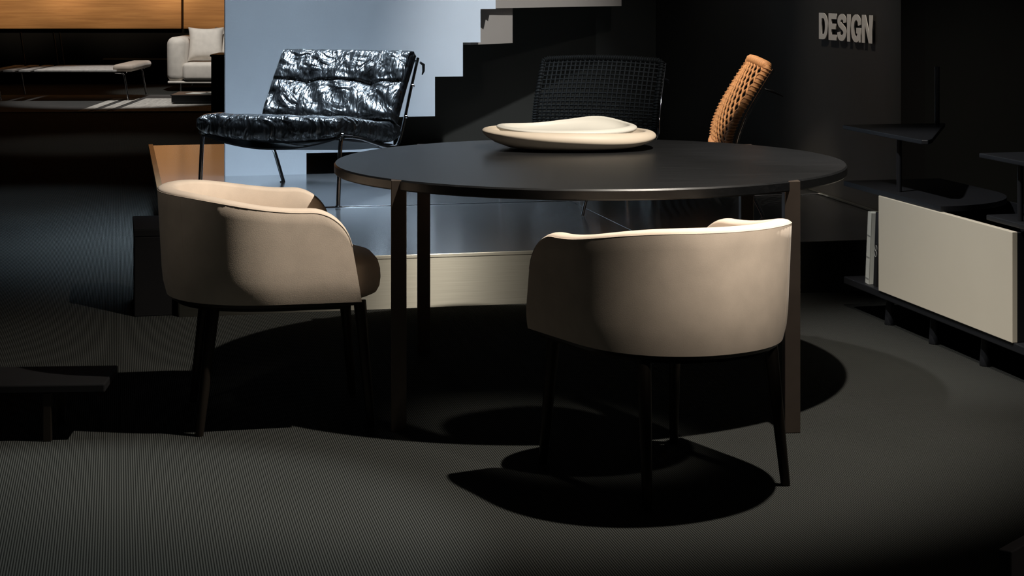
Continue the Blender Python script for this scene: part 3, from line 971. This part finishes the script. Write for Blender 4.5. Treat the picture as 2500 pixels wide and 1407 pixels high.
def pillow(loc, rx, rz, size, label):
    n = 14
    top, bot = [], []
    for i in range(n + 1):
        ra, rb = [], []
        for j in range(n + 1):
            u = -1 + 2 * i / n; v = -1 + 2 * j / n
            px = u * (1 - 0.10 * (1 - v * v) * abs(u) ** 3); pz = v * (1 - 0.10 * (1 - u * u) * abs(v) ** 3)
            th = 0.085 * ((1 - u ** 4) * (1 - v ** 4)) ** 0.6 + 0.004
            ra.append(Vector((px * size, -th, pz * size))); rb.append(Vector((px * size, th, pz * size)))
        top.append(ra); bot.append(rb)
    m = MB().grid(top); m.grid(bot)
    q = (n + 1) ** 2
    for i in range(n):
        for a, b in (((i) * (n + 1), (i + 1) * (n + 1)), (i * (n + 1) + n, (i + 1) * (n + 1) + n), (i, i + 1), (n * (n + 1) + i, n * (n + 1) + i + 1)):
            m.f.append((a, b, b + q, a + q))
    o = m.build('cushion', 'sofa', None, smooth=70)
    o.location = loc; o.rotation_euler = (rx, 0, rz)
    return tag(o, label, 'cushion', 'loose cushions on the off-white sofa')
pillow((-3.74, 22.16, 0.560), -0.30, 0.10, 0.215, 'off-white cushion against the left armrest of the sofa')
pillow((-3.47, 22.36, 0.560), -0.22, -0.12, 0.205, 'off-white cushion beside the white stair wall, right one on the sofa')

rug = empty('rug', (-3.45, 19.36, 0), math.radians(2), 'light grey rug under the low black table at the far left', 'rug')
MB().box((-2.6, -1.03, 0.0), (1.4, 1.75, 0.008)).build('rug_base', 'rug_dark', rug)
MB().box((-0.62, -1.02, 0.0081), (1.38, 1.02, 0.014)).build('pile_field', 'rug', rug)
for x0 in (-0.80, -0.98):
    MB().box((x0, -1.02, 0.0081), (x0 + 0.11, 1.02, 0.014)).build('stripe', 'rug', rug)

lt = empty('low_table', (-3.41, 19.72, 0.014), math.radians(2), 'low black block table standing on the grey rug', 'table')
MB().box((-0.245, -0.30, 0.012), (0.30, 0.30, 0.085)).build('body', 'shelf_black', lt, bevel=0.004)
MB().box((-0.255, -0.31, 0.0852), (0.31, 0.31, 0.097)).build('top_board', 'shelf_black', lt, bevel=0.003)
MB().box((-0.21, -0.27, 0.0), (0.26, 0.27, 0.0118)).build('plinth', 'black_box', lt)
mg = empty('magazine', (-3.33, 19.62, 0.1112), math.radians(-12), 'white open magazine lying on the low black table', 'magazine')
MB().box((-0.17, -0.11, 0.0), (0.0, 0.11, 0.006)).build('page_block', 'paper_white', mg, bevel=0.001)
MB().prism([(0.0, 0.0), (0.17, 0.0), (0.17, 0.012), (0.08, 0.022), (0.0, 0.006)], -0.11, 0.11, Matrix(((1, 0, 0, 0), (0, 0, 1, 0), (0, 1, 0, 0), (0, 0, 0, 1)))).build('page_block', 'paper_white', mg, smooth=40)

cb = empty('cabinet', (-2.55, 17.6, 0), 0, 'tall black cabinet with a pale top at the edge of the white stair wall', 'cabinet')
MB().box((-0.36, -0.05, 0.0), (0.5, 0.45, 0.597)).build('body', 'black_box', cb, bevel=0.003)
MB().box((-0.37, -0.06, 0.5972), (0.51, 0.46, 0.618)).build('top_board', 'cabinet_top', cb, bevel=0.003)

db = empty('daybed', (-4.70, 20.45, 0.016), math.radians(1), 'grey woven daybed with thin chrome legs at the far left', 'daybed')
MB().box((-0.55, -0.55, 0.315), (0.35, 0.65, 0.338)).build('woven_top', 'grey_weave', db, bevel=0.006)
for x0 in (-0.72, -0.89, -1.06):
    MB().box((x0, -0.55, 0.315), (x0 + 0.11, 0.65, 0.338)).build('slat', 'grey_weave', db, bevel=0.004)
MB().box((-1.08, -0.50, 0.300), (0.45, -0.47, 0.3148)).build('rail', 'chrome', db)
MB().box((-1.08, 0.56, 0.300), (0.45, 0.59, 0.3148)).build('rail', 'chrome', db)
soft_box((0.30, -0.52, 0.316), (0.53, 0.60, 0.395), 0.036, 'end_cushion', 'taupe', db)
for lx in (-0.98, 0.42):
    for ly in (-0.485, 0.575):
        MB().tube(fillet([(lx - 0.10, ly, 0.305), (lx, ly, 0.300), (lx + 0.05, ly, 0.0)], 0.04), 0.010, 10).build('leg', 'chrome', db, smooth=60)
for lx in (-1.0, -0.62, -0.55):
    MB().tube([(lx + 0.07, 0.60, 0.316), (lx, 0.64, 0.72)], 0.009, 8).build('back_post', 'dark_metal', db, smooth=60)
